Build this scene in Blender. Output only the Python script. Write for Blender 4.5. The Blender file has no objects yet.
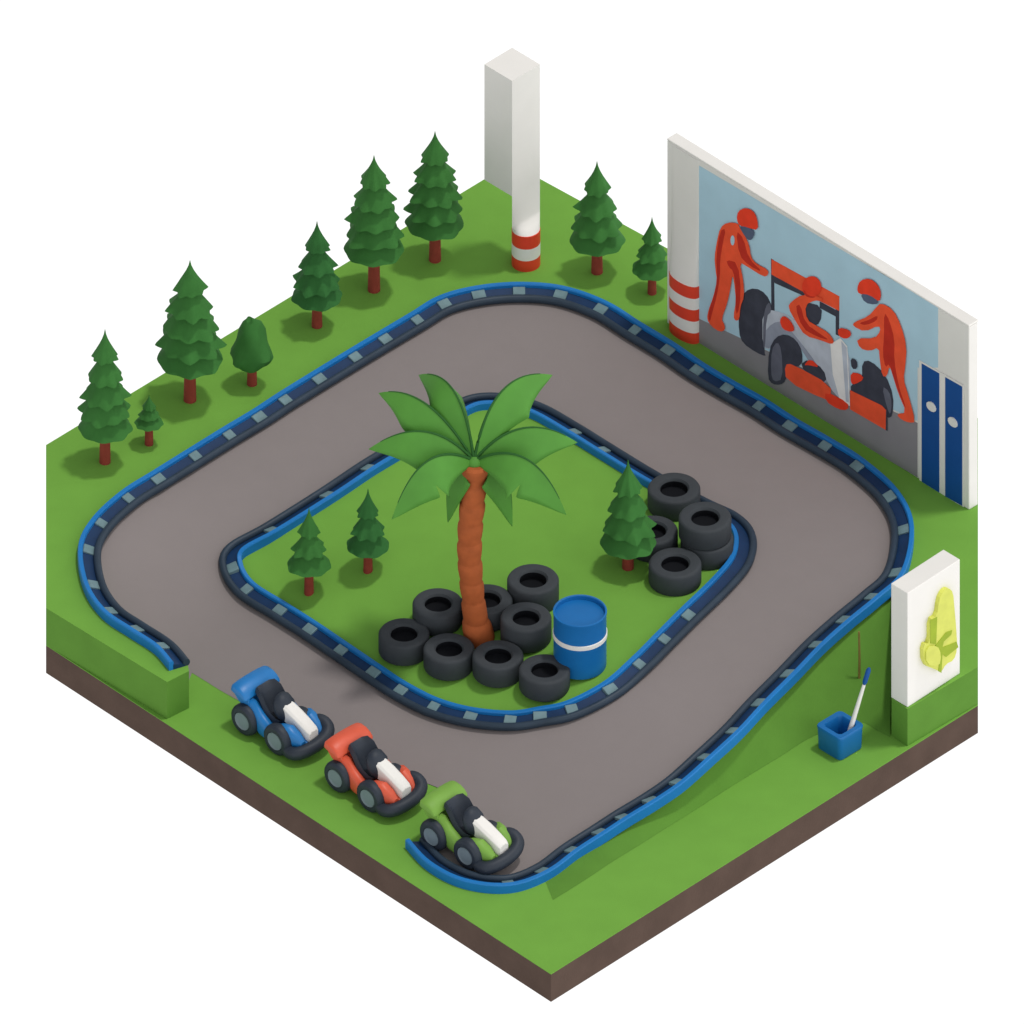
import bpy, bmesh, math, random
from mathutils import Vector, Matrix
from mathutils.geometry import delaunay_2d_cdt
sc = bpy.context.scene
col = sc.collection
PI = math.pi
# ------------------------------------------------------------------ projection
EL = math.radians(37); SE, CE = math.sin(EL), math.cos(EL); PPM = 50.0
H = 0.93                                   # height of the raised lawn above the low lawn
def sstep(x, a, b):
    u = max(0, min(1, (x-a)/(b-a))); return u*u*(3-2*u)
def G(X, Y):                               # height of the track surface
    s = -.7071*(X+Y); t = .7071*(X-Y)
    return H*(1 - sstep(s, 2.6, 7.8)*sstep(t, -5.0, -1.3))
def at(px, py, z):
    return Vector(((px-512)/PPM, ((512-py)/PPM - z*CE)/SE, z))
def atG(px, py):
    z = H
    for i in range(60):
        p = at(px, py, z); z = .5*z + .5*G(p.x, p.y)
    p = at(px, py, z); p.z = G(p.x, p.y); return p
# ------------------------------------------------------------------ materials
def s2l(c):
    c /= 255.0
    return c/12.92 if c <= .04045 else ((c+.055)/1.055)**2.4
MATS = {}
def mat(name, rgb, k=1.0, rough=.7, var=.06, scale=3.0, spec=.3, bump=0.0, bscale=30, detail=3):
    m = bpy.data.materials.new(name); m.use_nodes = True
    nt = m.node_tree; b = nt.nodes['Principled BSDF']
    c = [min(.9, s2l(v)*k) for v in rgb]
    tc = nt.nodes.new('ShaderNodeTexCoord')
    nz = nt.nodes.new('ShaderNodeTexNoise'); nz.inputs['Scale'].default_value = scale; nz.inputs['Detail'].default_value = detail
    nt.links.new(tc.outputs['Object'], nz.inputs['Vector'])
    r = nt.nodes.new('ShaderNodeValToRGB')
    r.color_ramp.elements[0].position = .3; r.color_ramp.elements[1].position = .7
    r.color_ramp.elements[0].color = (*[v*(1-var) for v in c], 1)
    r.color_ramp.elements[1].color = (*[min(1, v*(1+var)) for v in c], 1)
    nt.links.new(nz.outputs['Fac'], r.inputs['Fac'])
    nt.links.new(r.outputs['Color'], b.inputs['Base Color'])
    b.inputs['Roughness'].default_value = rough
    b.inputs['Specular IOR Level'].default_value = spec
    if bump:
        n2 = nt.nodes.new('ShaderNodeTexNoise'); n2.inputs['Scale'].default_value = bscale; n2.inputs['Detail'].default_value = 4
        nt.links.new(tc.outputs['Object'], n2.inputs['Vector'])
        bp = nt.nodes.new('ShaderNodeBump'); bp.inputs['Strength'].default_value = bump; bp.inputs['Distance'].default_value = .02
        nt.links.new(n2.outputs['Fac'], bp.inputs['Height']); nt.links.new(bp.outputs['Normal'], b.inputs['Normal'])
    MATS[name] = m; return m
M = MATS
mat('grass', (111,162,66), .98, .9, .035, 1.2, .1, .12, 45)
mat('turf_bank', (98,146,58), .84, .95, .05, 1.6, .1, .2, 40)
mat('soil', (88,72,64), .95, .95, .10, 1.5, .1, .35, 9)
mat('asphalt', (134,126,125), .98, .85, .012, 2.0, .2, .15, 60)
mat('navy', (10,46,84), 1.0, .55, .12, 3)
mat('tube', (42,57,72), .95, .5, .12, 2)
mat('rail_blue', (24,114,184), 1.0, .45, .05, 2)
mat('block', (112,140,146), .85, .6, .12, 5)
mat('pine', (60,118,54), .86, .8, .10, 2.5, .15)
mat('pine_dark', (50,106,52), .90, .8, .12, 2.5, .15)
mat('trunk', (142,58,46), 1.0, .8, .12, 6)
mat('palm_trunk', (172,90,48), .95, .75, .10, 5, .2)
mat('palm_leaf', (82,144,54), .88, .6, .07, 2, .25)
mat('midrib', (52,104,48), .8, .7, .06, 3, .15)
mat('white', (232,229,224), .95, .55, .015, 2, .3)
mat('red', (222,66,42), .98, .5, .04, 3)
mat('tyre', (62,67,72), .78, .7, .06, 4, .3)
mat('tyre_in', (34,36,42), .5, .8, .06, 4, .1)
mat('black', (42,50,62), .85, .55, .10, 4, .35)
mat('drum', (20,104,170), 1.0, .4, .05, 2)
mat('kart_blue', (24,112,178), 1.0, .4, .05, 3, .4)
mat('kart_red', (208,86,60), 1.0, .42, .05, 3, .35)
mat('kart_green', (122,168,70), .88, .5, .05, 3, .25)
mat('rim', (116,130,138), 1.0, .45, .05, 5)
mat('m_sky', (176,208,224), 1.0, .8, .04, 1.2, .1)
mat('m_floor', (140,137,141), 1.0, .8, .05, 1.2, .1)
mat('m_red', (244,84,52), 1.15, .75, .08, 3.5, .1)
mat('m_red2', (232,66,42), 1.05, .75, .08, 3.5, .1)
mat('m_red3', (196,52,38), 1.0, .75, .08, 3.5, .1)
mat('m_grey2', (150,156,172), 1.0, .75, .08, 3.5, .1)
mat('m_dark2', (104,106,120), 1.0, .75, .12, 3.5, .1)
mat('m_dark', (66,68,80), 1.0, .75, .14, 3.5, .1)
mat('m_grey', (186,192,204), 1.05, .75, .10, 3.0, .1)
mat('m_white', (238,236,234), 1.0, .75, .05, 3.0, .1)
mat('m_visor', (88,98,122), 1.0, .7, .1, 4, .1)
mat('door_blue', (8,74,144), 1.0, .6, .04, 2)
mat('yellow', (204,208,94), 1.0, .6, .07, 4)
mat('olive', (148,168,40), 1.0, .7, .08, 4)
mat('stake', (140,120,62), .9, .8, .1, 6)
# ------------------------------------------------------------------ builders
class MB:
    def __init__(s): s.v = []; s.f = []; s.mi = []; s.mats = []
    def m(s, name):
        if name not in s.mats: s.mats.append(name)
        return s.mats.index(name)
    def add(s, vs, fs, mt='white', X=None):
        o = len(s.v); k = s.m(mt)
        for v in vs:
            v = Vector(v); s.v.append(X @ v if X else v)
        for f in fs: s.f.append([i+o for i in f]); s.mi.append(k)
    def box(s, c, d, mt='white', X=None):
        x, y, z = [a/2 for a in d]
        vs = [(c[0]+i*x, c[1]+j*y, c[2]+k*z) for k in (-1,1) for j in (-1,1) for i in (-1,1)]
        s.add(vs, [(0,2,3,1),(4,5,7,6),(0,1,5,4),(2,6,7,3),(0,4,6,2),(1,3,7,5)], mt, X)
    def prism(s, pts, off, mt='white', X=None):      # pts: 3D loop, off: extrusion vector
        n = len(pts); a = [Vector(p) for p in pts]; b = [p+Vector(off) for p in a]
        s.add(a+b, [list(range(n))[::-1], list(range(n, 2*n))] + [(i, (i+1)%n, (i+1)%n+n, i+n) for i in range(n)], mt, X)
    def lathe(s, prof, n=32, mt='white', X=None, closed=False):
        vs = []; m_ = len(prof)
        for i in range(n):
            a = 2*PI*i/n
            for r, z in prof: vs.append((r*math.cos(a), r*math.sin(a), z))
        fs = []
        for i in range(n):
            for j in range(m_ if closed else m_-1):
                j2 = (j+1) % m_
                fs.append((i*m_+j, ((i+1)%n)*m_+j, ((i+1)%n)*m_+j2, i*m_+j2))
        s.add(vs, fs, mt, X)
    def loft(s, rings, mt='white', cap=True, X=None):
        n = len(rings[0]); vs = [p for r in rings for p in r]; fs = []
        for k in range(len(rings)-1):
            for i in range(n): fs.append((k*n+i, k*n+(i+1)%n, (k+1)*n+(i+1)%n, (k+1)*n+i))
        if cap: fs.append(list(range(n))[::-1]); fs.append([(len(rings)-1)*n+i for i in range(n)])
        s.add(vs, fs, mt, X)
    def tube(s, pts, rad, n=12, mt='white', X=None):
        pts = [Vector(p) for p in pts]; R = []
        for i, p in enumerate(pts):
            t = (pts[min(i+1, len(pts)-1)] - pts[max(i-1, 0)]).normalized()
            up = Vector((0,0,1)) if abs(t.z) < .95 else Vector((1,0,0))
            a = t.cross(up).normalized(); b = a.cross(t).normalized()
            r = rad(i/(len(pts)-1)) if callable(rad) else rad
            R.append([p + a*r*math.cos(2*PI*k/n) + b*r*math.sin(2*PI*k/n) for k in range(n)])
        s.loft(R, mt, True, X)
    def build(s, name, parent=None, smooth=40, bevel=0, loc=None, sub=0, solid=0):
        me = bpy.data.meshes.new(name)
        L = Vector(loc) if loc is not None else Vector((0,0,0))
        me.from_pydata([v-L for v in s.v], [], s.f)
        for k in s.mats: me.materials.append(MATS[k])
        for p, k in zip(me.polygons, s.mi): p.material_index = k
        bm = bmesh.new(); bm.from_mesh(me)
        bmesh.ops.recalc_face_normals(bm, faces=bm.faces); 
        if smooth:
            for f in bm.faces: f.smooth = True
            for e in bm.edges:
                if len(e.link_faces) == 2 and e.calc_face_angle(0) > math.radians(smooth): e.smooth = False
        bm.to_mesh(me); bm.free()
        o = bpy.data.objects.new(name, me); col.objects.link(o); o.location = L
        if parent: o.parent = parent
        if solid:
            md = o.modifiers.new('Solid', 'SOLIDIFY'); md.thickness = solid; md.offset = 0
        if bevel:
            md = o.modifiers.new('Bevel', 'BEVEL'); md.width = bevel; md.segments = 2; md.limit_method = 'ANGLE'; md.angle_limit = math.radians(40); md.harden_normals = False
        if sub:
            md = o.modifiers.new('Sub', 'SUBSURF'); md.levels = sub; md.render_levels = sub
        return o
def tag(o, label, cat, group=None, kind=None):
    if label: o['label'] = label
    if cat: o['category'] = cat
    if group: o['group'] = group
    if kind: o['kind'] = kind
    return o
def empty(name, loc, label, cat, group=None, rz=0):
    o = bpy.data.objects.new(name, None); col.objects.link(o); o.location = loc; o.rotation_euler.z = rz
    o.empty_display_size = .2
    return tag(o, label, cat, group)
def cdt(poly, zf, mb, mt, step=.3, hole=None):
    ps = [Vector((p[0], p[1])) for p in poly]; n = len(ps)
    ed = [(i, (i+1)%n) for i in range(n)]; pts = list(ps)
    x0, x1 = min(p.x for p in ps), max(p.x for p in ps); y0, y1 = min(p.y for p in ps), max(p.y for p in ps)
    def inside(x, y):
        c = False
        for i in range(n):
            a, b = ps[i], ps[(i+1)%n]
            if (a.y > y) != (b.y > y) and x < (b.x-a.x)*(y-a.y)/(b.y-a.y)+a.x: c = not c
        return c
    def dist(x, y):
        p = Vector((x, y)); m = 1e9
        for i in range(n):
            a, b = ps[i], ps[(i+1)%n]; ab = b-a; u = max(0, min(1, (p-a).dot(ab)/max(1e-9, ab.dot(ab))))
            m = min(m, (p-a-ab*u).length)
        return m
    if step:
        y = y0+step/2; k = 0
        while y < y1:
            x = x0+step/2 + (k%2)*step/2
            while x < x1:
                if inside(x, y) and dist(x, y) > step*.4: pts.append(Vector((x, y)))
                x += step
            y += step*.87; k += 1
    V, E, F, *_ = delaunay_2d_cdt(pts, ed, [], 1, 1e-5)
    mb.add([(v.x, v.y, zf(v.x, v.y)) for v in V], [list(f) for f in F], mt)
def smoothpath(pts, closed=False, sub=6):
    out = []; n = len(pts)
    for i in range(n if closed else n-1):
        g = (lambda k: pts[k % n]) if closed else (lambda k: pts[max(0, min(n-1, k))])
        p0, p1, p2, p3 = g(i-1), g(i), g(i+1), g(i+2)
        for k in range(sub):
            t = k/sub
            out.append(.5*((2*p1) + (p2-p0)*t + (2*p0-5*p1+4*p2-p3)*t*t + (3*p1-p0-3*p2+p3)*t**3))
    if not closed: out.append(pts[-1].copy())
    return out
# ------------------------------------------------------------------ barrier paths (centre of the band)
outer_px = [(179,664),(163,646),(137,629),(111,611),(94,585),(89,550),(102,524),(129,499),(159,480),(196,457),(230,436),(260,418),
 (286,401),(320,380),(356,358),(386,340),(418,321),(445,305),(479,296),(519,292.5),(560,296),(600,310),(634,331),(667,351),(696,371),(726,389),
 (758,407),(789,427),(824,447),(856,467),(889,497),(903,530),(895,573),(871,597),(843,620),(815,645),(787,674),(758,703),(732,731),(704,757),
 (676,782),(650,800),(622,817),(599,832),(571,850),(542,871),(508,883),(468,879),(436,863),(415,841)]
inner_px = [(271,530),(327,495),(367.5,468),(399,449),(440,424),(463,407),(484,401),(512,403),(540,412),(575,432),(604,450),(650,478),(700,505),
 (731,520),(744,537),(741,560),(722,584),(689,616),(665,640),(640,665),(611,690),(572,710),(540,717),(510,721),(470,717.5),(433,707.5),(400,691),
 (372.5,673),(340,651),(309,630),(279,611),(246,590),(232,568),(236,550)]
def wpt_out(i, p):
    q = at(p[0], p[1]+4, H) if i < 19 else atG(p[0], p[1]+4)
    return q
OUT = [wpt_out(i, p) for i, p in enumerate(outer_px)]
INN = [atG(p[0], p[1]+4) for p in inner_px]
outS = smoothpath(OUT); innS = smoothpath(INN, True)
def frames(path, closed):
    n = len(path); res = []
    for i, p in enumerate(path):
        a = path[(i-1)%n] if closed or i > 0 else path[i]; b = path[(i+1)%n] if closed or i < n-1 else path[i]
        t = (b-a); t.z = 0; t.normalize(); res.append((p, t, Vector((t.y, -t.x, 0))))   # right-hand normal
    return res
def barrier(path, closed, blocks, sign, label, cap_end=True):
    """sign: +1 when the asphalt lies on the right of the walking direction"""
    root = empty('crash_barrier', path[0], label, 'barrier', 'blue topped crash barriers along the track')
    fr = frames(path, closed)
    def sweep(prof, name, mt, smooth=35):
        mb = MB(); rings = [[p + n*sign*d + Vector((0,0,z)) for d, z in prof] for p, t, n in fr]
        if closed: rings.append(rings[0])
        mb.loft(rings, mt, not closed)
        return mb.build(name, None, smooth)
    parts = []
    tb = [(.170+.078*math.cos(a), .078+.088*math.sin(a)) for a in [2*PI*k/12 for k in range(12)]]
    parts.append(sweep(tb, 'edge_tube', 'tube', 50))
    parts.append(sweep([(.13,-.03),(.13,.05),(-.13,.13),(-.13,-.03)], 'kerb_base', 'navy'))
    parts.append(sweep([(-.12,-.03),(-.12,.19),(-.135,.215),(-.205,.215),(-.22,.19),(-.22,-.03)], 'top_rail', 'rail_blue', 25))
    random.seed(3)
    for b in blocks:
        i = min(range(len(fr)), key=lambda k: (fr[k][0]-b).length)
        p, t, n = fr[i]
        if (p-b).length > 1: continue
        mb = MB(); l = .12*random.uniform(.85, 1.2)
        pr = [(.11,.03),(.11,.085),(.07,.105),(-.09,.165),(-.118,.16),(-.118,.03)]
        rings = [[p + t*u + n*sign*d + Vector((0,0,z)) for d, z in pr] for u in (-l, l)]
        mb.loft(rings, 'block', True)
        parts.append(mb.build('spacer_block', None, 30, .012))
    for o in parts:
        o.location = -path[0]; o.parent = root
    return root
skip_o = {0, 4, 13, 20, 21, 22, 31}
ob = [OUT[i] for i in range(1, len(OUT)) if i not in (47, 48, 49)]
barrier(outS, False, ob, 1, 'long outer blue topped barrier curving round the outside of the grey track')
ib = [INN[i] for i in range(len(INN)) if i not in (5, 6, 7, 8, 11, 12, 13, 14, 15, 16, 33)]
barrier(innS, True, ib, -1, 'closed inner blue topped barrier ringing the central lawn with the palm')
# ------------------------------------------------------------------ setting
def z0(px, py): return at(px, py, 0)
plate = [z0(46,645), z0(551,974), z0(978,705), z0(978,418+37), z0(511,163+37), z0(46,445+37)]
mb = MB(); mb.prism([Vector((p.x, p.y, -.70)) for p in plate], (0,0,.685), 'soil')
tag(mb.build('soil_ground', None, 0), None, None, None, 'structure')
mb = MB(); mb.prism([Vector((p.x, p.y, -.014)) for p in plate], (0,0,.014), 'grass')
tag(mb.build('lawn', None, 0), None, None, None, 'structure')
# raised terrace
frO = frames(outS, False)
lim = min(range(len(outS)), key=lambda k: (outS[k]-OUT[32]).length)
inner_edge = []
for i in range(0, lim+1):
    p, t, n = frO[i]
    w = .20 if i < 6*5 else .05
    inner_edge.append(p + n*w)
tp = [at(167,682,H), at(46,608,H), at(46,445,H), at(511,163,H), at(978,418,H), at(978,667,H), at(907.5,709,H), at(891.5,699,H)]
tp += list(reversed(inner_edge)) + [at(189,671,H)]
tp = [Vector((p.x, p.y, 0)) for p in tp]
mb = MB(); cdt(tp, lambda x, y: H, mb, 'grass', 0)
n = len(tp)
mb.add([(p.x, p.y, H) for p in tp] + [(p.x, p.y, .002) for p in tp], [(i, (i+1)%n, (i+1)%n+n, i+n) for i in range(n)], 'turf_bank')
tag(mb.build('terrace_lawn', None, 0), None, None, None, 'structure')
# track
tr = [p.copy() for p in outS]
kl = [(432,842),(448,820),(450,800),(440,789),(380,767),(327,744),(275,720),(228,695),(205,681),(192,673)]
kline = smoothpath([at(*p, 0) for p in kl])
tp2 = tr + kline
mb = MB(); cdt(tp2, lambda x, y: G(x, y)+.006 - (.03 if G(x, y) > H-.02 else 0), mb, 'asphalt', .4)
tag(mb.build('race_track', None, 60), None, None, None, 'structure')
mb = MB(); cdt(innS, lambda x, y: G(x, y)+.035, mb, 'grass', .4)
n = len(innS); mb.add([(p.x, p.y, G(p.x,p.y)+.035) for p in innS]+[(p.x, p.y, G(p.x,p.y)-.02) for p in innS], [(i, (i+1)%n, (i+1)%n+n, i+n) for i in range(n)], 'grass')
tag(mb.build('infield_lawn', None, 60), None, None, None, 'structure')
# embankment
top = [(893,577),(873,596),(843,620),(815,645),(787,674),(758,703),(732,731),(704,757),(676,782),(650,800),(622,817),(599,832),(571,849),(540,868)]
bot = [(890,737),(876,730),(860,722),(835,728),(808,739),(783,755),(755,772),(726,790),(697,809),(668,827),(638,846),(612,862),(585,880),(553,900)]
T = smoothpath([atG(*p) for p in top], sub=4); B = smoothpath([at(*p, .003) for p in bot], sub=4)
mb = MB(); K = len(T); R = 6
vs = []
for j in range(R+1):
    for i in range(K):
        u = j/R; p = T[i].lerp(B[i], u); p.z = T[i].z*(1-u)**1.15 + B[i].z*u + .002; vs.append(p)
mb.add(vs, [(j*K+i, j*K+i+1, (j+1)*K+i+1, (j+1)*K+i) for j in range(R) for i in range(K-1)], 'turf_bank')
tag(mb.build('grass_slope', None, 60), None, None, None, 'structure')
# ------------------------------------------------------------------ trees
def ring_noise(seed, n):
    r = random.Random(seed); return [r.uniform(-1, 1) for _ in range(n)]
def pine(px, py, ytop, ybot, w, tiers, label, group, seed, zf='H', dark=False):
    base = at(px, py-2, H) if zf == 'H' else atG(px, py-2)
    if zf == 'G': base.z += .035
    R = w/2/PPM*1.0
    zt = (py-ytop)/40; zb = (py-ybot+30*R*.85)/40
    root = empty('pine_tree', base, label, 'tree', group)
    tw = MB(); tr_ = max(.085, min(.125, w/50*.085+.02))
    rr = random.Random(seed)
    tw.tube([(0,0,-.03),(.0,0,zb*.5),(0.0,0,zb+.25)], lambda u: tr_*(1.05-.15*u), 14, 'trunk')
    tw.build('trunk', root, 40)
    mb = MB(); N = 56; Hc = zt-zb
    TF = {5:[.26,.46,.65,.82,1],4:[.32,.56,.79,1],3:[.40,.70,1]}[tiers]
    TR = {5:[.49,.70,.86,.97,1],4:[.50,.75,.93,1],3:[.50,.78,1]}[tiers]
    IN = {5:[0,.16,.30,.44,.56],4:[0,.16,.34,.48],3:[0,.18,.36]}[tiers]
    L = 8; ph0 = rr.uniform(0, 6.28)
    for k in range(tiers):
        f0 = 0 if k == 0 else TF[k-1]-.03
        zk0, zk1 = zt-Hc*f0, zt-Hc*TF[k]; r1, r0 = R*TR[k], max(.004, R*IN[k])
        last = k == tiers-1; ph = ph0 + rr.uniform(-.22, .22); am = [rr.uniform(.3, 1.3) for _ in range(L)]; dz = [rr.uniform(-.5, 1) for _ in range(L)]
        rings = []
        for u in (0, .2, .4, .6, .8, .93, 1.0):
            ring = []
            for i in range(N):
                th = 2*PI*i/N; q = (th+ph)/(2*PI)*L; j = int(q) % L; fr_ = q-int(q)
                tooth = 1-abs(2*fr_-1)**.95
                a_ = am[j]*(.08 if last else .26)
                rad = r0 + (r1 - r0)*u**(1.7 if k else 1.55); rad *= 1 + (a_*tooth - (.03 if last else .13))*u**2.5
                z = zk0 + (zk1-zk0)*u + (.03*R*(.5-tooth)*u**3) - .07*R*dz[j]*tooth*u**4*(.3 if last else 1) - .10*R*u**5*(.0 if last else 1)
                ring.append((rad*math.cos(th), rad*math.sin(th), z))
            rings.append(ring)
        rings.append([(x*.90, y*.90, z-.02) for x, y, z in rings[-1]])
        rings.append([(x*.3, y*.3, zk1+.06) for x, y, z in rings[-2]])
        mb.loft(rings, 'pine_dark' if dark else 'pine', True)
    mb.build('crown', root, 38)
    root.rotation_euler.z = rr.uniform(0, 6)
    return root
G1 = 'pine trees on the raised back lawn'; G2 = 'pine trees on the central lawn'
pine(105,464,331,443,53,5,'tall pine at the far left corner of the raised lawn',G1,1)
pine(149,446,397,432,28,3,'tiny sapling pine beside the tall leftmost pine',G1,2)
pine(190,402,262,377,66,5,'biggest pine, between the tiny sapling and the round topped tree',G1,3)
pine(317,328,223,311,50,4,'middle sized pine just right of the round topped tree',G1,4,dark=True)
pine(374,292,157,266,60,5,'tall pine left of the one nearest the square white pillar',G1,5)
pine(435,262,133,240,58,5,'tall pine closest to the left side of the square white pillar',G1,6)
pine(597,274,163,256,55,4,'pine standing to the right of the square white pillar',G1,7)
pine(652,295,219,281,40,3,'short pine tucked against the left end of the mural wall',G1,8)
pine(309,596,511,579,44,3,'small pine nearest the left corner of the central lawn',G2,9,'G')
pine(368,574,492,560,43,3,'small pine between the leftmost infield pine and the palm',G2,10,'G',True)
pine(628,571,463,560,56,4,'larger infield pine in front of the right hand tyre pile',G2,11,'G')
def round_tree():
    base = at(252,384,H); root = empty('round_tree', base, 'small round topped tree with an egg shaped crown between two pines', 'tree')
    t = MB(); t.tube([(0,0,-.03),(0,0,.3),(0,0,.6)], lambda u: .105-.015*u, 14, 'trunk'); t.build('trunk', root, 40)
    mb = MB(); n = 26; rings = []
    prof = [(0,.50),(.18,.51),(.33,.56),(.405,.67),(.41,.78),(.37,.92),(.315,1.12),(.255,1.32),(.19,1.5),(.11,1.6),(.0,1.63)]
    rr = random.Random(5); nz = [rr.uniform(-1,1) for _ in range(400)]
    for j, (r, z) in enumerate(prof):
        ring = []
        for i in range(n):
            th = 2*PI*i/n; q = 1+.07*math.sin(3*th+j*.9)+.06*math.sin(5*th-j*1.7)+.025*nz[(j*n+i)%400]
            ring.append((max(r, .004)*q*math.cos(th), max(r, .004)*q*math.sin(th), z+.03*math.sin(2*th+j)))
        rings.append(ring)
    mb.loft(rings, 'pine', True); mb.build('crown', root, 30)
round_tree()
# palm
def palm():
    b = atG(475,640); b.z += .03
    root = empty('palm_tree', b, 'palm tree with ringed orange trunk amid the tyre pile on the central lawn', 'palm tree')
    hub = Vector((0,0,4.45)); hub.x = (474-475)/50
    # trunk
    t = MB(); rings = []; N = 20; zt = 4.42; segs = 9
    for k in range(segs):
        za, zb_ = zt*k/segs, zt*(k+1)/segs
        for u, q in ((0,.93),(.25,1.0),(.55,1.05),(.85,1.05),(1,.92)):
            z = za+(zb_-za)*u; f = z/zt
            r = .225 + .11*max(0, 1-f*5)**1.5 + .03*f + .05*max(0, f-.9)*10
            cx = -.09*math.sin(f*PI) + .02*math.sin(f*9)
            cx += .10*max(0, 1-f*4)**2
            rings.append([(cx+r*q*math.cos(2*PI*i/N), r*q*math.sin(2*PI*i/N), z+.02*math.sin(2*PI*i/N+k*2)-.02*(k==0 and u==0)) for i in range(N)])
    t.loft(rings, 'palm_trunk', True); t.build('trunk', root, 28)
    tips = [((-1.10,1.45,1.06),.46,.22,2.15),((-1.90,.95,.98),.46,.50,1.62),((-2.10,.10,.22),.52,.45,1.28),((-1.64,-.95,-.74),.58,.66,1.15),((-.52,.12,-1.62),.38,1.25,.32),
            ((.76,.12,-1.72),.42,1.05,.42),((1.84,-.85,-.70),.60,.66,1.15),((2.06,.45,.12),.54,.45,1.25),((1.56,1.35,1.13),.52,.22,2.2)]
    for li, (tip, hw, hk, cz) in enumerate(tips):
        tip = Vector(tip); mb = MB(); n = 30
        hd = Vector((tip.x, tip.y, 0)); ctrl = hd*hk + Vector((0,0,cz))
        P = [];
        for i in range(n+1):
            u = i/n; P.append((1-u)**2*Vector((0,0,0)) + 2*u*(1-u)*ctrl + u*u*tip)
        vs = []; cols = 9
        for i, p in enumerate(P):
            u = i/n; tg = (P[min(i+1, n)]-P[max(i-1, 0)]).normalized()
            side = hd.cross(Vector((0,0,1))).normalized(); up = side.cross(tg).normalized()
            w = hw*(.10 + 1.0*math.sin(PI*min(1, (u*.93+.04))**.85)**.9) if u < 1 else .0
            w = hw*max(.0, math.sin(PI*u**1.02))**.85 + .03*(1-u)
            for c in range(cols):
                v = -1+2*c/(cols-1)
                ww = w
                if li in (3, 6) and ((v > 0) == (li == 6)):
                    q = (u-.58)/.13
                    if 0 <= q < 1: ww = w*(.50+.5*q)
                fold = -1.15*abs(v)**.92 - .15*v*v
                vs.append(hub + p + side*v*ww*.84 + up*(fold*ww*.92))
        fs = [(i*cols+c, i*cols+c+1, (i+1)*cols+c+1, (i+1)*cols+c) for i in range(n) for c in range(cols-1)]
        mb.add(vs, fs, 'palm_leaf')
        fo = mb.build('frond', root, 50, solid=.022)
        rb = MB(); rb.tube([hub + p + Vector((0,0,.012)) for p in P[:-3]], lambda u: .034*(1-.75*u), 8, 'midrib'); rb.build('midrib', fo, 60)
    m2 = MB(); m2.lathe([(0,0.12),(.12,.10),(.2,0),(.16,-.14),(0,-.16)], 16, 'palm_leaf', Matrix.Translation(hub)); m2.build('crown_hub', root, 60)
palm()
# ------------------------------------------------------------------ tyres
def tyre_mesh(R, h):
    ri = R*.52; b = .04
    prof = [(ri,.03),(R-b,0),(R-.015,b*.5),(R,b*1.3),(R,h-b*1.2),(R-.02,h-b*.35),(R-b*1.1,h),(R-b*1.5,h+.004),(ri+b*.9,h-.004),(ri+.02,h-.02),(ri,h-.055)]
    mb = MB(); mb.lathe(prof, 48, 'tyre')
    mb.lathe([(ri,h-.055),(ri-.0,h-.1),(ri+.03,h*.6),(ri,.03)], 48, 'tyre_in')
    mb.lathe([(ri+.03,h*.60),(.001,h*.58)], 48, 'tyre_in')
    return mb
def tyre(px, pytop, z, label, group, R=.512, h=.49):
    g = (px, pytop + (h+z)*40)
    p = atG(*g); p.z += .036 + z
    if z: 
        q = atG(*g); p = q.copy(); p.z += .036+z
    o = tyre_mesh(R, h).build('tyre', None, 32); o.location = p
    eps = .3
    nrm = Vector((G(p.x-eps,p.y)-G(p.x+eps,p.y), G(p.x,p.y-eps)-G(p.x,p.y+eps), 2*eps)).normalized()
    o.location.z -= .02
    return tag(o, label, 'tyre', group)
g1 = 'tyres lying round the palm trunk'; g2 = 'tyres piled in the right corner of the central lawn'
tyre(404,633,0,'black tyre at the left end of the pile round the palm',g1)
tyre(449,648,0,'second black tyre from the left in the front row below the palm',g1)
tyre(498,655,0,'black tyre just right of the palm trunk foot in the front row',g1)
tyre(544.5,669,0,'frontmost black tyre leaning close to the blue drum base',g1)
tyre(438,603,0,'black tyre behind the front row, left of the palm trunk',g1)
tyre(487,599,0,'black tyre partly hidden behind the palm trunk',g1)
tyre(526,617,0,'black tyre directly left of the blue drum',g1,h=.57)
tyre(533,579,0,'rearmost black tyre of the pile round the palm',g1,R=.52,h=.57)
tyre(674,488,0,'rearmost black tyre in the right hand pile beside the barrier',g2,R=.53)
tyre(707,537,0,'lowest tyre of the two stacked tyres in the right corner',g2,R=.53)
tyre(705,517,.49,'upper tyre lying on top of another tyre in the right corner',g2,R=.53)
tyre(653,530,0,'tyre half hidden behind the larger infield pine',g2,R=.50)
tyre(675,563,0,'frontmost black tyre of the right hand pile',g2,R=.53)
# drum
p = atG(580,666); p.z += .035
root = empty('oil_drum', p, 'blue steel drum with one white band beside the tyres', 'drum')
mb = MB(); mb.lathe([(0,0),(.50,0),(.53,.02),(.53,.68),(.535,.70),(.535,.72),(.53,.74),(.53,1.28),(.54,1.31),(.54,1.35),(.51,1.355),(.50,1.34),(.50,1.24)], 56, 'drum'); mb.build('drum_body', root, 30)
mb = MB(); mb.lathe([(.502,1.25),(.40,1.255),(.0,1.255)], 56, 'drum'); mb.build('lid', root, 30)
mb = MB(); mb.lathe([(.533,.74),(.548,.75),(.548,.84),(.533,.85)], 56, 'white'); mb.build('band', root, 30)
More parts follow.
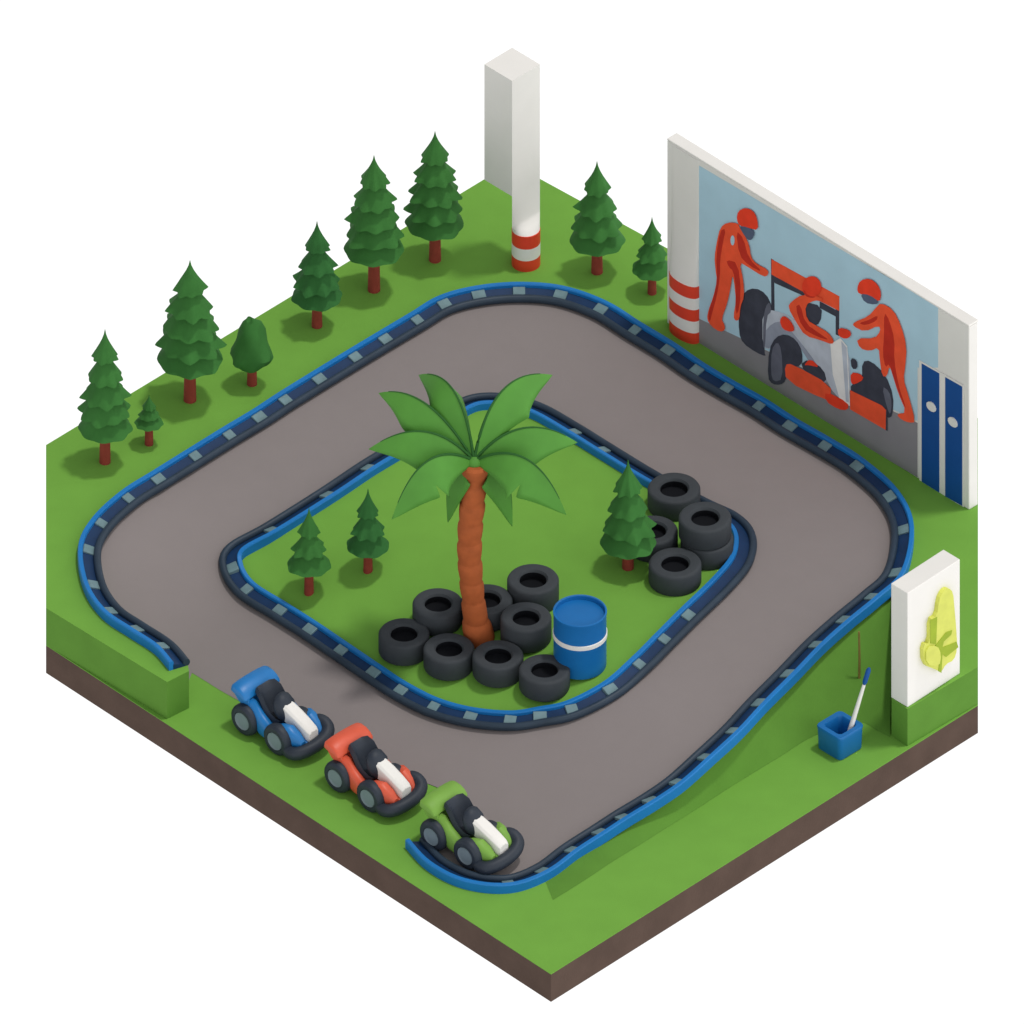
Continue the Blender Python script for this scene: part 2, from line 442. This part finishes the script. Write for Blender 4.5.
# ------------------------------------------------------------------ karts
def sec(f, w, zb, zt_, n=16, e=3.0, cx=0):
    out = []; zc = (zb+zt_)/2; hh = (zt_-zb)/2
    for k in range(n):
        a = 2*PI*k/n; c, s = math.cos(a), math.sin(a)
        out.append((f, cx + w*math.copysign(abs(c)**(2/e), c), zc + hh*math.copysign(abs(s)**(2/e), s)))
    return out
def kart(O, paint, label, rz=-PI/4):
    p = at(O[0], O[1], 0); p.z = .008
    root = empty('go_kart', p, label, 'go kart', 'go karts lined up at the track edge', rz)
    b = MB()
    b.loft([sec(*a) for a in [(-.86,.20,.30,.50),(-.80,.30,.22,.66),(-.62,.37,.16,.74),(-.42,.38,.13,.70),(-.22,.36,.12,.58),(0,.36,.11,.47),(.2,.36,.11,.45),(.4,.37,.12,.54),(.6,.38,.14,.52),(.76,.38,.15,.46),(.90,.35,.18,.38),(.98,.24,.22,.32)]], paint)
    # side pods flowing between the wheels and up to the wing
    for s in (-1, 1):
        b.loft([sec(f, w, zb, zt_, 14, 2.5, s*y) for f, w, zb, zt_, y in [(-.78,.05,.46,.70,.31),(-.60,.12,.44,.80,.31),(-.38,.13,.24,.80,.32),(-.16,.13,.12,.64,.36),(.06,.13,.12,.50,.38),(.22,.13,.14,.54,.37),(.40,.14,.30,.66,.36),(.58,.15,.28,.68,.31),(.76,.14,.22,.58,.29),(.92,.07,.26,.44,.27)]], paint)
    b.build('body', root, 35)
    # rear wing
    w_ = MB(); rings = []
    prof = [(-.95,.93),(-.93,1.02),(-.86,1.055),(-.70,1.04),(-.58,.98),(-.50,.90),(-.48,.84),(-.52,.82),(-.60,.86),(-.74,.90),(-.88,.90)]
    for y in (-.50,-.485,-.44,-.3,-.1,.1,.3,.44,.485,.50):
        k = .75 if abs(y) > .49 else (.9 if abs(y) > .46 else 1)
        d = -.05*(abs(y)/.5)**3
        rings.append([(-.65+(f+.65)*k, y, .92+(z-.92)*k+d) for f, z in prof])
    w_.loft(rings, paint)
    for s in (-1, 1):
        pl = [(-.92,.93),(-.88,.78),(-.76,.66),(-.60,.60),(-.48,.62),(-.46,.74),(-.50,.86),(-.66,.93)]
        w_.prism([(f, s*.40-.03, z) for f, z in pl], (0,.06,0), paint)
    w_.build('rear_wing', root, 45, .02)
    # seat
    s_ = MB(); rings = []
    for f, zc, hw, th, lip in [(-.50,1.01,.16,.03,.01),(-.46,.99,.24,.05,.06),(-.36,.86,.27,.06,.12),(-.26,.68,.28,.06,.14),(-.14,.54,.27,.06,.13),(.02,.48,.25,.05,.10),(.16,.50,.22,.05,.06),(.22,.53,.15,.04,.02)]:
        ring = []
        m_ = 9
        for k in range(m_):
            v = -1+2*k/(m_-1); ring.append((f+lip*abs(v)**2.5*.9, v*hw, zc+lip*abs(v)**2.5))
        for k in range(m_-1, -1, -1):
            v = -1+2*k/(m_-1); ring.append((f-th+lip*abs(v)**2.5*.9, v*(hw+.02), zc-th*1.4+lip*abs(v)**2.5*.6))
        rings.append(ring)
    s_.loft(rings, 'black'); s_.build('seat', root, 50)
    # steering wheel and cowl
    c = MB(); c.loft([sec(f, w, zb, zt_, 14, 2.2) for f, w, zb, zt_ in [(-.06,.08,.80,.96),(-.02,.20,.66,1.03),(.06,.24,.50,1.05),(.17,.24,.45,.99),(.27,.18,.45,.86),(.31,.13,.45,.80)]], 'black'); cw = c.build('dash_cowl', root, 60)
    # nose fairing
    nm = MB()
    def ns(f, w, zb, zt_): return [(f,-w,zb),(f,-w,zt_-.05),(f,-w+.055,zt_),(f,w-.055,zt_),(f,w,zt_-.05),(f,w,zb)]
    nm.loft([ns(.16,.11,.58,.84),ns(.20,.155,.55,.90),ns(.45,.16,.50,.82),ns(.68,.155,.44,.73),ns(.88,.145,.36,.64),ns(.95,.12,.34,.59)], 'white')
    nm.build('nose_fairing', root, 35, .012)
    # bumper
    bp = MB(); ctl = [Vector(v) for v in [(.62,-.47,.22),(.78,-.50,.22),(.92,-.45,.24),(1.02,-.26,.28),(1.06,0,.32),(1.03,.24,.36),(.94,.40,.42),(.78,.45,.48),(.60,.40,.52)]]
    bp.tube(smoothpath(ctl, sub=4), lambda u: .138*(1-.35*abs(2*u-1)**8), 16, 'black'); bp.build('bumper', root, 60)
    # axles
    ax = MB()
    for f in (-.52,.40): ax.tube([(f,-.42,.33),(f,.42,.33)], .03, 8, 'black')
    ax.build('axle', root, 50)
    wm = MB(); R = .345; w2 = .12
    Xw = Matrix.Rotation(PI/2, 4, 'X')
    wm.lathe([(.19,-w2*.75),(.21,-w2),(R-.06,-w2),(R-.02,-w2*.75),(R,-w2*.35),(R,w2*.35),(R-.02,w2*.75),(R-.06,w2),(.21,w2),(.19,w2*.75)], 32, 'black', Xw, True)
    rm = MB(); rm.lathe([(0,w2*.80),(.14,w2*.80),(.165,w2*.84),(.195,w2*.98),(.2,w2*.5),(.2,-w2*.5),(.195,-w2*.98),(.165,-w2*.78),(.05,-w2*.7),(0,-w2*.7)], 28, 'rim', Xw)
    first = None
    for f, y in ((-.52,-.46),(.40,-.46),(-.52,.34),(.36,.28)):
        if first is None:
            wo = wm.build('wheel', root, 35); ro = rm.build('rim', wo, 35); first = (wo, ro)
        else:
            wo = first[0].copy(); ro = first[1].copy(); col.objects.link(wo); col.objects.link(ro); wo.parent = root; ro.parent = wo
        wo.location = (f, y, R if f < 0 else R-.01)
    return root
kart((280.5,734.5),'kart_blue','blue go kart with white nose, leftmost of the three')
kart((373.5,791.5),'kart_red','red go kart with white nose, in the middle of the row')
kart((469.5,849),'kart_green','green go kart with white nose at the barrier end',-PI/4+.04)
# ------------------------------------------------------------------ square pillar on round foot
cb = at(526, 263.5, H)
root = empty('white_pillar', cb, 'tall white square pillar on a round foot with red and white bands', 'pillar')
fd = Vector((.7071,.7071,0)); nd = Vector((.7071,-.7071,0))         # face direction, outward normal of the right face
zhb = 1.89; zht = 4.78; side = .785
mb = MB()
q = [fd*(-side/2), fd*(side/2), fd*(side/2)-nd*side, fd*(-side/2)-nd*side]
mb.prism([v+Vector((0,0,zhb)) for v in q], (0,0,zht-zhb), 'white'); mb.build('pillar_head', root, 0)
def csec(z, m_, r, hl):       # morph circle -> flat faced block
    out = []; hy = .278
    for k in range(32):
        a = 2*PI*(k+.5)/32; x = hy*math.cos(a)/math.cos(PI/32); sn = math.sin(a)
        y0 = r*sn; y1 = x if sn < 0 else x+.40
        out.append(Vector((x, y0*(1-m_)+y1*m_, z)))
    return out
mb = MB(); mb.loft([csec(z, m_, .283, side/2-.003) for z, m_ in ((.85,0),(.90,.12),(.98,.5),(1.06,.85),(1.14,1),(zhb,1))], 'white'); mb.build('shaft', root, 40)
def bands(parent, specs, fn):
    for z0_, z1_, mt in specs:
        mb = MB(); mb.loft([fn(z0_), fn(z0_+.012), fn(z1_-.012), fn(z1_)], mt, True)
        mb.build('band_red' if mt == 'red' else 'band_white', parent, 40)
bands(root, ((-.02,.27,'red'),(.27,.56,'white'),(.56,.87,'red')), lambda z: [Vector((.288*math.cos(2*PI*k/32), .288*math.sin(2*PI*k/32), z)) for k in range(32)])
# ------------------------------------------------------------------ mural wall
WA = at(667, 322.8, H); WB = at(969, 510, H)
wd = (WB-WA); wlen = wd.length; wd.normalize(); wn = Vector((wd.y, -wd.x, 0))   # outward (to the front-left) normal
if wn.y > 0: wn = -wn
WH = 4.57
root = empty('mural_wall', WA, 'long white wall with a racing pit stop mural and two blue doors', 'wall')
def wl(px, py, d=0):          # pixel on the wall face -> local point
    u = (px-667)/(969-667)*wlen; yb = 322.8 + (px-667)*(510-322.8)/(969-667)
    return wd*u + Vector((0,0,(yb-py)/40)) + wn*d
mb = MB()
q = [Vector((0,0,0)), wd*wlen, wd*wlen - wn*.25, -wn*.25]
mb.prism(q, (0,0,WH), 'white'); mb.build('wall_panel', root, 0, .02)
mb = MB(); mb.prism([wd*.0+wn*.004+Vector((0,0,WH+.003)), wd*wlen+wn*.004+Vector((0,0,WH+.003)), wd*wlen-wn*.27+Vector((0,0,WH+.003)), -wn*.27+Vector((0,0,WH+.003))], (0,0,.05), 'white'); mb.build('coping', root, 0, .015)
Z4 = lambda x, y: (650+x/3.012, 120+y/3.012)
Z5 = lambda x, y: (820+x/5.69, 340+y/5.69)
def flat(name, polys, parent, d0, Zf=Z4, th=.002):
    mb = MB()
    for i, (mt, pts) in enumerate(polys):
        P3 = [wl(*Zf(*p), d0 + .0008*i) for p in pts]
        n = len(P3)
        # triangulate in wall plane
        ps = [Vector((v.dot(wd), v.z)) for v in P3]
        V, E, F, *_ = delaunay_2d_cdt(ps, [(k, (k+1)%n) for k in range(n)], [], 1, 1e-6)
        off = wn*(d0+.0008*i)
        fr_ = [wd*v.x + Vector((0,0,v.y)) + off + wn*th for v in V]; 
        mb.add(fr_, [list(f) for f in F], mt)
        mb.add([wd*v.x+Vector((0,0,v.y))+off+wn*th for v in ps]+[wd*v.x+Vector((0,0,v.y))+off for v in ps], [(k,(k+1)%n,(k+1)%n+n,k+n) for k in range(n)], mt)
    return mb.build(name, parent, 0)
def rnd(pts, it=2):
    for _ in range(it):
        o = []
        n = len(pts)
        for i in range(n):
            a, b = pts[i], pts[(i+1)%n]
            o.append((a[0]*.75+b[0]*.25, a[1]*.75+b[1]*.25)); o.append((a[0]*.25+b[0]*.75, a[1]*.25+b[1]*.75))
        pts = o
    return pts
back = flat('mural_backdrop', [('m_sky', [(148,136),(868,562),(868,745),(806,745),(806,906),(148,598)]), ('m_floor', [(148,598),(270,655),(806,912),(806,1076),(148,684)])], root, .001)
C = lambda cx, cy, rx, ry: [(cx+rx*math.cos(2*PI*k/20), cy+ry*math.sin(2*PI*k/20)) for k in range(20)]
flat('painted_race_car', [
 ('m_dark', rnd([(275,530),(300,506),(335,510),(362,540),(372,590),(345,600),(345,700),(350,712),(320,700),(280,672),(268,640),(268,570)],1)),
 ('m_dark', [(365,416),(374,421),(376,580),(366,576)]), ('m_dark', [(560,528),(571,532),(570,650),(560,645)]),
 ('m_dark', [(370,462),(466,510),(466,530),(376,490)]), ('m_dark', [(512,545),(562,572),(562,592),(512,565)]),
 ('m_red', [(367,418),(571,530),(571,574),(520,548),(367,464)]),
 ('m_grey', rnd([(340,572),(378,572),(425,590),(470,630),(560,668),(602,680),(605,852),(560,832),(520,760),(480,700),(430,640),(395,640),(365,690),(340,685)],1)),
 ('m_dark', rnd([(640,727),(665,723),(710,765),(735,830),(732,890),(718,898),(700,880),(606,820),(606,795),(640,780)],1)),
 ('m_grey2', rnd([(344,640),(370,610),(400,605),(440,650),(490,715),(540,790),(520,790),(470,710),(430,648),(395,642),(365,688),(344,683)],1)),
 ('m_dark2', rnd([(350,560),(362,545),(368,575),(352,590),(348,690),(342,680),(342,600)],1)),
 ('m_dark', rnd([(462,545),(520,560),(515,610),(490,622),(465,595)],1)),
 ('m_dark', rnd([(450,738),(480,718),(525,750),(535,790),(500,780)],1)),
 ('m_dark2', rnd([(700,800),(722,815),(730,850),(726,888),(716,868)],1)),
 ('m_white', [(545,674),(575,655),(596,680),(604,860),(576,850),(552,765)]),
 ('m_dark', rnd([(360,690),(380,652),(410,643),(442,660),(460,695),(460,740),(420,742),(410,785),(395,797),(370,795),(356,775)],1)),
 ('m_dark2', rnd([(368,690),(385,665),(398,690),(402,780),(374,788),(366,760)],1)), ('m_grey', [(578,664),(594,684),(601,850),(592,846)]),
 ('m_dark', [(712,866),(717,870),(717,935),(711,932)]),
 ('m_red', rnd([(408,735),(430,733),(548,798),(545,838),(530,842),(412,785)],1)),
 ('m_red2', rnd([(530,815),(600,850),(598,873),(568,870),(530,845)],1)),
 ('m_red', [(605,812),(700,858),(713,872),(712,932),(605,870)]),
 ('m_red2', rnd([(465,738),(485,716),(515,745),(480,736)],1)),
 ('m_red2', rnd([(607,758),(635,762),(648,778),(620,795),(607,792)],1)),
 ('m_dark', rnd([(606,714),(626,722),(627,748),(610,748)],1)),
 ], back, .004)
flat('painted_driver', [
 ('m_red', rnd([(462,522),(428,545),(418,562),(445,610),(470,648),(520,662),(550,674),(558,664),(540,638),(505,618),(475,600),(470,555),(500,540),(522,545),(520,530)],1)),
 ('m_red3', rnd([(440,560),(456,552),(470,610),(520,645),(545,662),(505,650),(462,625)],1)),
 ('m_red2', C(490,500,29,32)), ('m_red3', rnd([(464,505),(480,528),(505,530),(490,534),(470,528)],1)),
 ('m_red2', rnd([(393,600),(405,586),(425,600),(440,628),(430,637),(402,628)],1)),
 ('m_red2', rnd([(570,622),(605,630),(610,648),(592,658),(570,648)],1)),
 ], back, .026)
flat('painted_mechanic', [
 ('m_red', rnd([(268,308),(235,306),(214,322),(204,365),(197,410),(200,450),(205,480),(194,530),(179,570),(174,598),(188,620),(214,637),(230,630),(226,612),(218,598),(236,550),(246,500),(252,462),(258,500),(262,545),(254,590),(260,603),(272,600),(275,560),(287,530),(284,480),(272,425),(300,442),(345,470),(358,466),(360,450),(322,430),(307,412),(302,375),(288,345),(274,325)],1)),
 ('m_red3', rnd([(214,330),(232,325),(222,370),(214,420),(214,470),(204,530),(190,580),(184,606),(178,596),(182,566),(198,520),(206,470),(202,410)],1)), ('m_red3', rnd([(232,418),(268,428),(278,520),(266,590),(260,560),(262,500),(254,452),(240,440)],1)), ('m_red3', rnd([(262,330),(284,352),(300,415),(345,458),(300,435),(272,405)],1)),
 ('m_red2', rnd([(264,296),(268,272),(290,261),(314,270),(327,296),(329,330),(300,322),(272,316)],1)),
 ('m_visor', rnd([(270,315),(300,321),(318,332),(316,348),(305,362),(290,350)],1)),
 ('m_sky', C(252,360,6,15)),
 ], back, .026)
flat('painted_mechanic', [
 ('m_red', rnd([(698,548),(735,568),(760,618),(776,680),(772,740),(766,780),(782,830),(803,908),(785,910),(762,902),(744,884),(776,880),(750,820),(732,760),(724,738),(716,772),(702,768),(695,720),(692,682),(665,694),(635,686),(624,655),(680,656),(698,632),(692,616),(650,636),(613,618),(618,606),(660,590),(684,562)],1)),
 ('m_red3', rnd([(708,575),(724,600),(740,660),(738,720),(752,800),(776,870),(764,850),(738,780),(724,730),(712,745),(704,700),(708,650)],1)), ('m_red3', rnd([(630,610),(662,600),(690,585),(686,602),(655,616)],1)),
 ('m_red2', rnd([(626,505),(636,480),(665,474),(690,493),(700,520),(694,548),(665,524),(632,522)],1)),
 ('m_visor', rnd([(636,520),(665,524),(694,545),(682,554),(650,548)],1)),
 ], back, .026)
fr_ = flat('door_frame', [('white', [(568,112),(822,256),(822,949),(568,806)])], root, .006, Z5, .012)
for (a, hc) in (([(583,130),(683,187),(683,868),(583,812)], (640,375)), ([(717,208),(813,262),(813,941),(717,886)], (762,463))):
    d = flat('door', [('door_blue', a)], root, .012, Z5, .012)
    flat('handle', [('white', rnd([(hc[0]-25,hc[1]-30),(hc[0]+5,hc[1]-28),(hc[0]+27,hc[1]+5),(hc[0]+24,hc[1]+32),(hc[0]-5,hc[1]+24),(hc[0]-26,hc[1]-2)],1))], d, .024, Z5, .02)
# rounded pier at the left end with bands at its foot
def pier(z, m_):
    out = []; cu, r = .53, .40
    for k in range(24):
        a = PI*k/23; u = cu - .39*math.cos(a) ; d = math.sin(a)**.8*(.20*(1-m_)+.012*m_)
        out.append(wd*u + wn*(d+.001) + Vector((0,0,z)))
    return out
mb = MB(); mb.loft([pier(z, m_) for z, m_ in ((-.02,0),(1.35,0),(1.6,.12),(2.1,.5),(2.7,.85),(3.3,1),(WH-.02,1))], 'white'); mb.build('pier', root, 50)
def pband(z):
    out = []
    for k in range(24):
        a = PI*k/23; out.append(wd*(.53-.397*math.cos(a)) + wn*(.001+math.sin(a)**.8*.208) + Vector((0,0,z)))
    return out
bands(root, ((-.02,.27,'red'),(.27,.56,'white'),(.56,.85,'red'),(.85,1.13,'white'),(1.13,1.42,'red')), pband)
# ------------------------------------------------------------------ sign block
sb = at(907.6, 707.5, H)
fx = Vector((.7071,.7071,0)); fn_ = Vector((.7071,-.7071,0)); lf = Vector((-.7071,.7071,0))
e1 = at(960,673.5,H)-sb; e2 = at(891,697.5,H)-sb
e1n = e1.normalized(); en = Vector((e1n.y, -e1n.x, 0))
root = empty('sign_block', sb, 'thick white upright slab with a yellow green emblem on its face', 'sign')
mb = MB(); mb.prism([Vector((0,0,0)), e1, e1+e2, e2], (0,0,2.86), 'white'); mb.build('slab', root, 0, .015)
def sl(x, y):                   # zoom coordinates on the slab face
    px, py = 778+x/4.268, 530+y/4.268
    u = (px-907.6)/(960-907.6); yb = 707.5 + u*(673.5-707.5)
    return e1*u + Vector((0,0,(yb-py)/40))
def relief(name, mt, pts, d0, d1, par, bev=.012):
    pts = rnd(pts, 1) if mt == 'yellow' else pts
    P3 = [sl(*p) for p in pts]; n = len(P3)
    ps = [Vector((v.dot(e1n), v.z)) for v in P3]
    V, E, F, *_ = delaunay_2d_cdt(ps, [(k, (k+1)%n) for k in range(n)], [], 1, 1e-6)
    mb = MB(); mb.add([e1n*v.x+Vector((0,0,v.y))+en*d1 for v in V], [list(f) for f in F], mt)
    mb.add([e1n*v.x+Vector((0,0,v.y))+en*d1 for v in ps]+[e1n*v.x+Vector((0,0,v.y))+en*d0 for v in ps], [(k,(k+1)%n,(k+1)%n+n,k+n) for k in range(n)], mt)
    return mb.build(name, par, 0)
em = relief('emblem', 'yellow', [(690,252),(712,238),(732,255),(738,330),(745,405),(750,500),(735,548),(702,562),(680,600),(655,585),(608,568),(604,480),(634,474),(634,375),(664,358),(672,290)], .001, .10, root)
relief('emblem_side_shading', 'olive', [(632,376),(662,362),(658,478),(634,474)], .10, .112, em)  # darker olive plate, shading of the left edge put into colour
relief('emblem_fold_shading', 'olive', [(655,484),(700,428),(726,418),(722,436),(690,466),(684,492),(745,468),(752,490),(700,532),(684,520),(680,600),(668,594),(676,520)], .10, .115, em)  # olive lines, shading of the folds put into colour
relief('emblem_base', 'yellow', [(612,488),(660,480),(676,520),(668,572),(612,562)], .10, .135, em)
# ------------------------------------------------------------------ tub with pole
tbp = at(840, 748, 0)
root = empty('blue_tub', tbp, 'open blue square tub standing on the low lawn', 'tub', rz=PI/4)
def rsq(h, z, r=.12, n=6):
    out = []
    for q, (sx, sy) in enumerate(((1,1),(-1,1),(-1,-1),(1,-1))):
        for k in range(n+1):
            a = PI/2*q + PI/2*k/n
            out.append((sx*(h-r)+r*math.cos(a), sy*(h-r)+r*math.sin(a), z))
    return out
mb = MB(); mb.loft([rsq(.31,0,.08), rsq(.33,.03,.09), rsq(.345,.50,.1), rsq(.355,.56,.1), rsq(.345,.585,.1), rsq(.25,.585,.09), rsq(.235,.56,.09), rsq(.22,.15,.07)], 'drum'); mb.build('tub_body', root, 40)
a = at(851,744,0); b0 = Vector((tbp.x+.13, tbp.y-.02, .17)); 
topp = b0 + Vector((.44,.10,1.72))
root = empty('marker_pole', b0, 'thin white pole with a blue tip leaning out of the blue tub', 'pole')
L = topp-b0
mb = MB(); mb.tube([Vector((0,0,0)), L*.5, L*.80], lambda u: .055-.02*u, 10, 'white'); mb.build('pole_shaft', root, 50)
mb = MB(); mb.tube([L*.80, L*.83, L*.9, L*1.0, L*1.03], lambda u: .05 if .1<u<.9 else .025, 10, 'door_blue'); mb.build('pole_tip', root, 60)
sp = at(859,670,.45)
mb = MB(); mb.tube([(0,0,-.5),(.01,0,.3),(0,.01,1.0)], lambda u: .028-.008*u, 8, 'stake'); o = mb.build('wooden_stake', None, 50)
o.location = at(859,672,.5); tag(o, 'thin brown stake standing on the grass slope above the blue tub', 'stake')
# ------------------------------------------------------------------ light, world, camera
sun = bpy.data.lights.new('sun', 'SUN'); sun.energy = 1.35; sun.angle = math.radians(5.0); sun.color = (1,.97,.92)
so = bpy.data.objects.new('sun', sun); col.objects.link(so)
sel = math.radians(77); d = Vector((-1,-.22,0)).normalized()*math.cos(sel) + Vector((0,0,-math.sin(sel)))
so.rotation_mode = 'QUATERNION'; so.rotation_quaternion = d.to_track_quat('-Z', 'Y'); so.location = (20,5,25)
w = bpy.data.worlds.new('World'); sc.world = w; w.use_nodes = True
nt = w.node_tree; nt.nodes.clear()
out = nt.nodes.new('ShaderNodeOutputWorld')
sky = nt.nodes.new('ShaderNodeTexSky'); sky.sky_type = 'NISHITA'; sky.sun_disc = False
sky.sun_elevation = sel; sky.sun_rotation = math.atan2(-d.x, -d.y)
hs = nt.nodes.new('ShaderNodeHueSaturation'); hs.inputs['Saturation'].default_value = .22
nt.links.new(sky.outputs['Color'], hs.inputs['Color'])
b1 = nt.nodes.new('ShaderNodeBackground'); b1.inputs['Strength'].default_value = 1.0
tcw = nt.nodes.new('ShaderNodeTexCoord'); sxw = nt.nodes.new('ShaderNodeSeparateXYZ'); nt.links.new(tcw.outputs['Generated'], sxw.inputs['Vector'])
def mth(op, a, b):
    m = nt.nodes.new('ShaderNodeMath'); m.operation = op
    for i, v in enumerate((a, b)):
        if isinstance(v, (int, float)): m.inputs[i].default_value = v
        else: nt.links.new(v, m.inputs[i])
    return m.outputs[0]
dt = nt.nodes.new('ShaderNodeVectorMath'); dt.operation = 'DOT_PRODUCT'; dt.inputs[1].default_value = (.80,-.55,0); nt.links.new(tcw.outputs['Generated'], dt.inputs[0])
SKYK, BASE, HOR, SIDE = .05, .20, .76, .62
hz = mth('MULTIPLY', mth('SUBTRACT', 1.0, sxw.outputs['Z']), HOR)
val = mth('ADD', mth('ADD', hz, BASE), mth('MULTIPLY', dt.outputs['Value'], SIDE))
sm = nt.nodes.new('ShaderNodeVectorMath'); sm.operation = 'SCALE'; sm.inputs['Scale'].default_value = SKYK; nt.links.new(hs.outputs['Color'], sm.inputs[0])
cb_ = nt.nodes.new('ShaderNodeCombineXYZ')
for k in range(3): nt.links.new(val, cb_.inputs[k])
ad = nt.nodes.new('ShaderNodeVectorMath'); ad.operation = 'ADD'; nt.links.new(sm.outputs[0], ad.inputs[0]); nt.links.new(cb_.outputs[0], ad.inputs[1])
nt.links.new(ad.outputs[0], b1.inputs['Color'])
b2 = nt.nodes.new('ShaderNodeBackground'); b2.inputs['Color'].default_value = (1,1,1,1); b2.inputs['Strength'].default_value = 1.1
tc = nt.nodes.new('ShaderNodeTexCoord'); sx = nt.nodes.new('ShaderNodeSeparateXYZ'); mr = nt.nodes.new('ShaderNodeMapRange')
mr.inputs['From Min'].default_value = -.12; mr.inputs['From Max'].default_value = .02
nt.links.new(tc.outputs['Generated'], sx.inputs['Vector']); nt.links.new(sx.outputs['Z'], mr.inputs['Value'])
mx = nt.nodes.new('ShaderNodeMixShader')
nt.links.new(mr.outputs['Result'], mx.inputs['Fac']); nt.links.new(b2.outputs[0], mx.inputs[1]); nt.links.new(b1.outputs[0], mx.inputs[2])
nt.links.new(mx.outputs[0], out.inputs['Surface'])
cam = bpy.data.cameras.new('camera'); cam.type = 'ORTHO'; cam.ortho_scale = 1024/PPM; cam.clip_end = 200
co = bpy.data.objects.new('camera', cam); col.objects.link(co)
co.location = (0, -50*CE, 50*SE); co.rotation_euler = (PI/2-EL, 0, 0)
sc.camera = co
sc.render.resolution_x = sc.render.resolution_y = 1024
sc.view_settings.view_transform = 'Standard'; sc.view_settings.look = 'None'; sc.view_settings.exposure = 0; sc.view_settings.gamma = 1
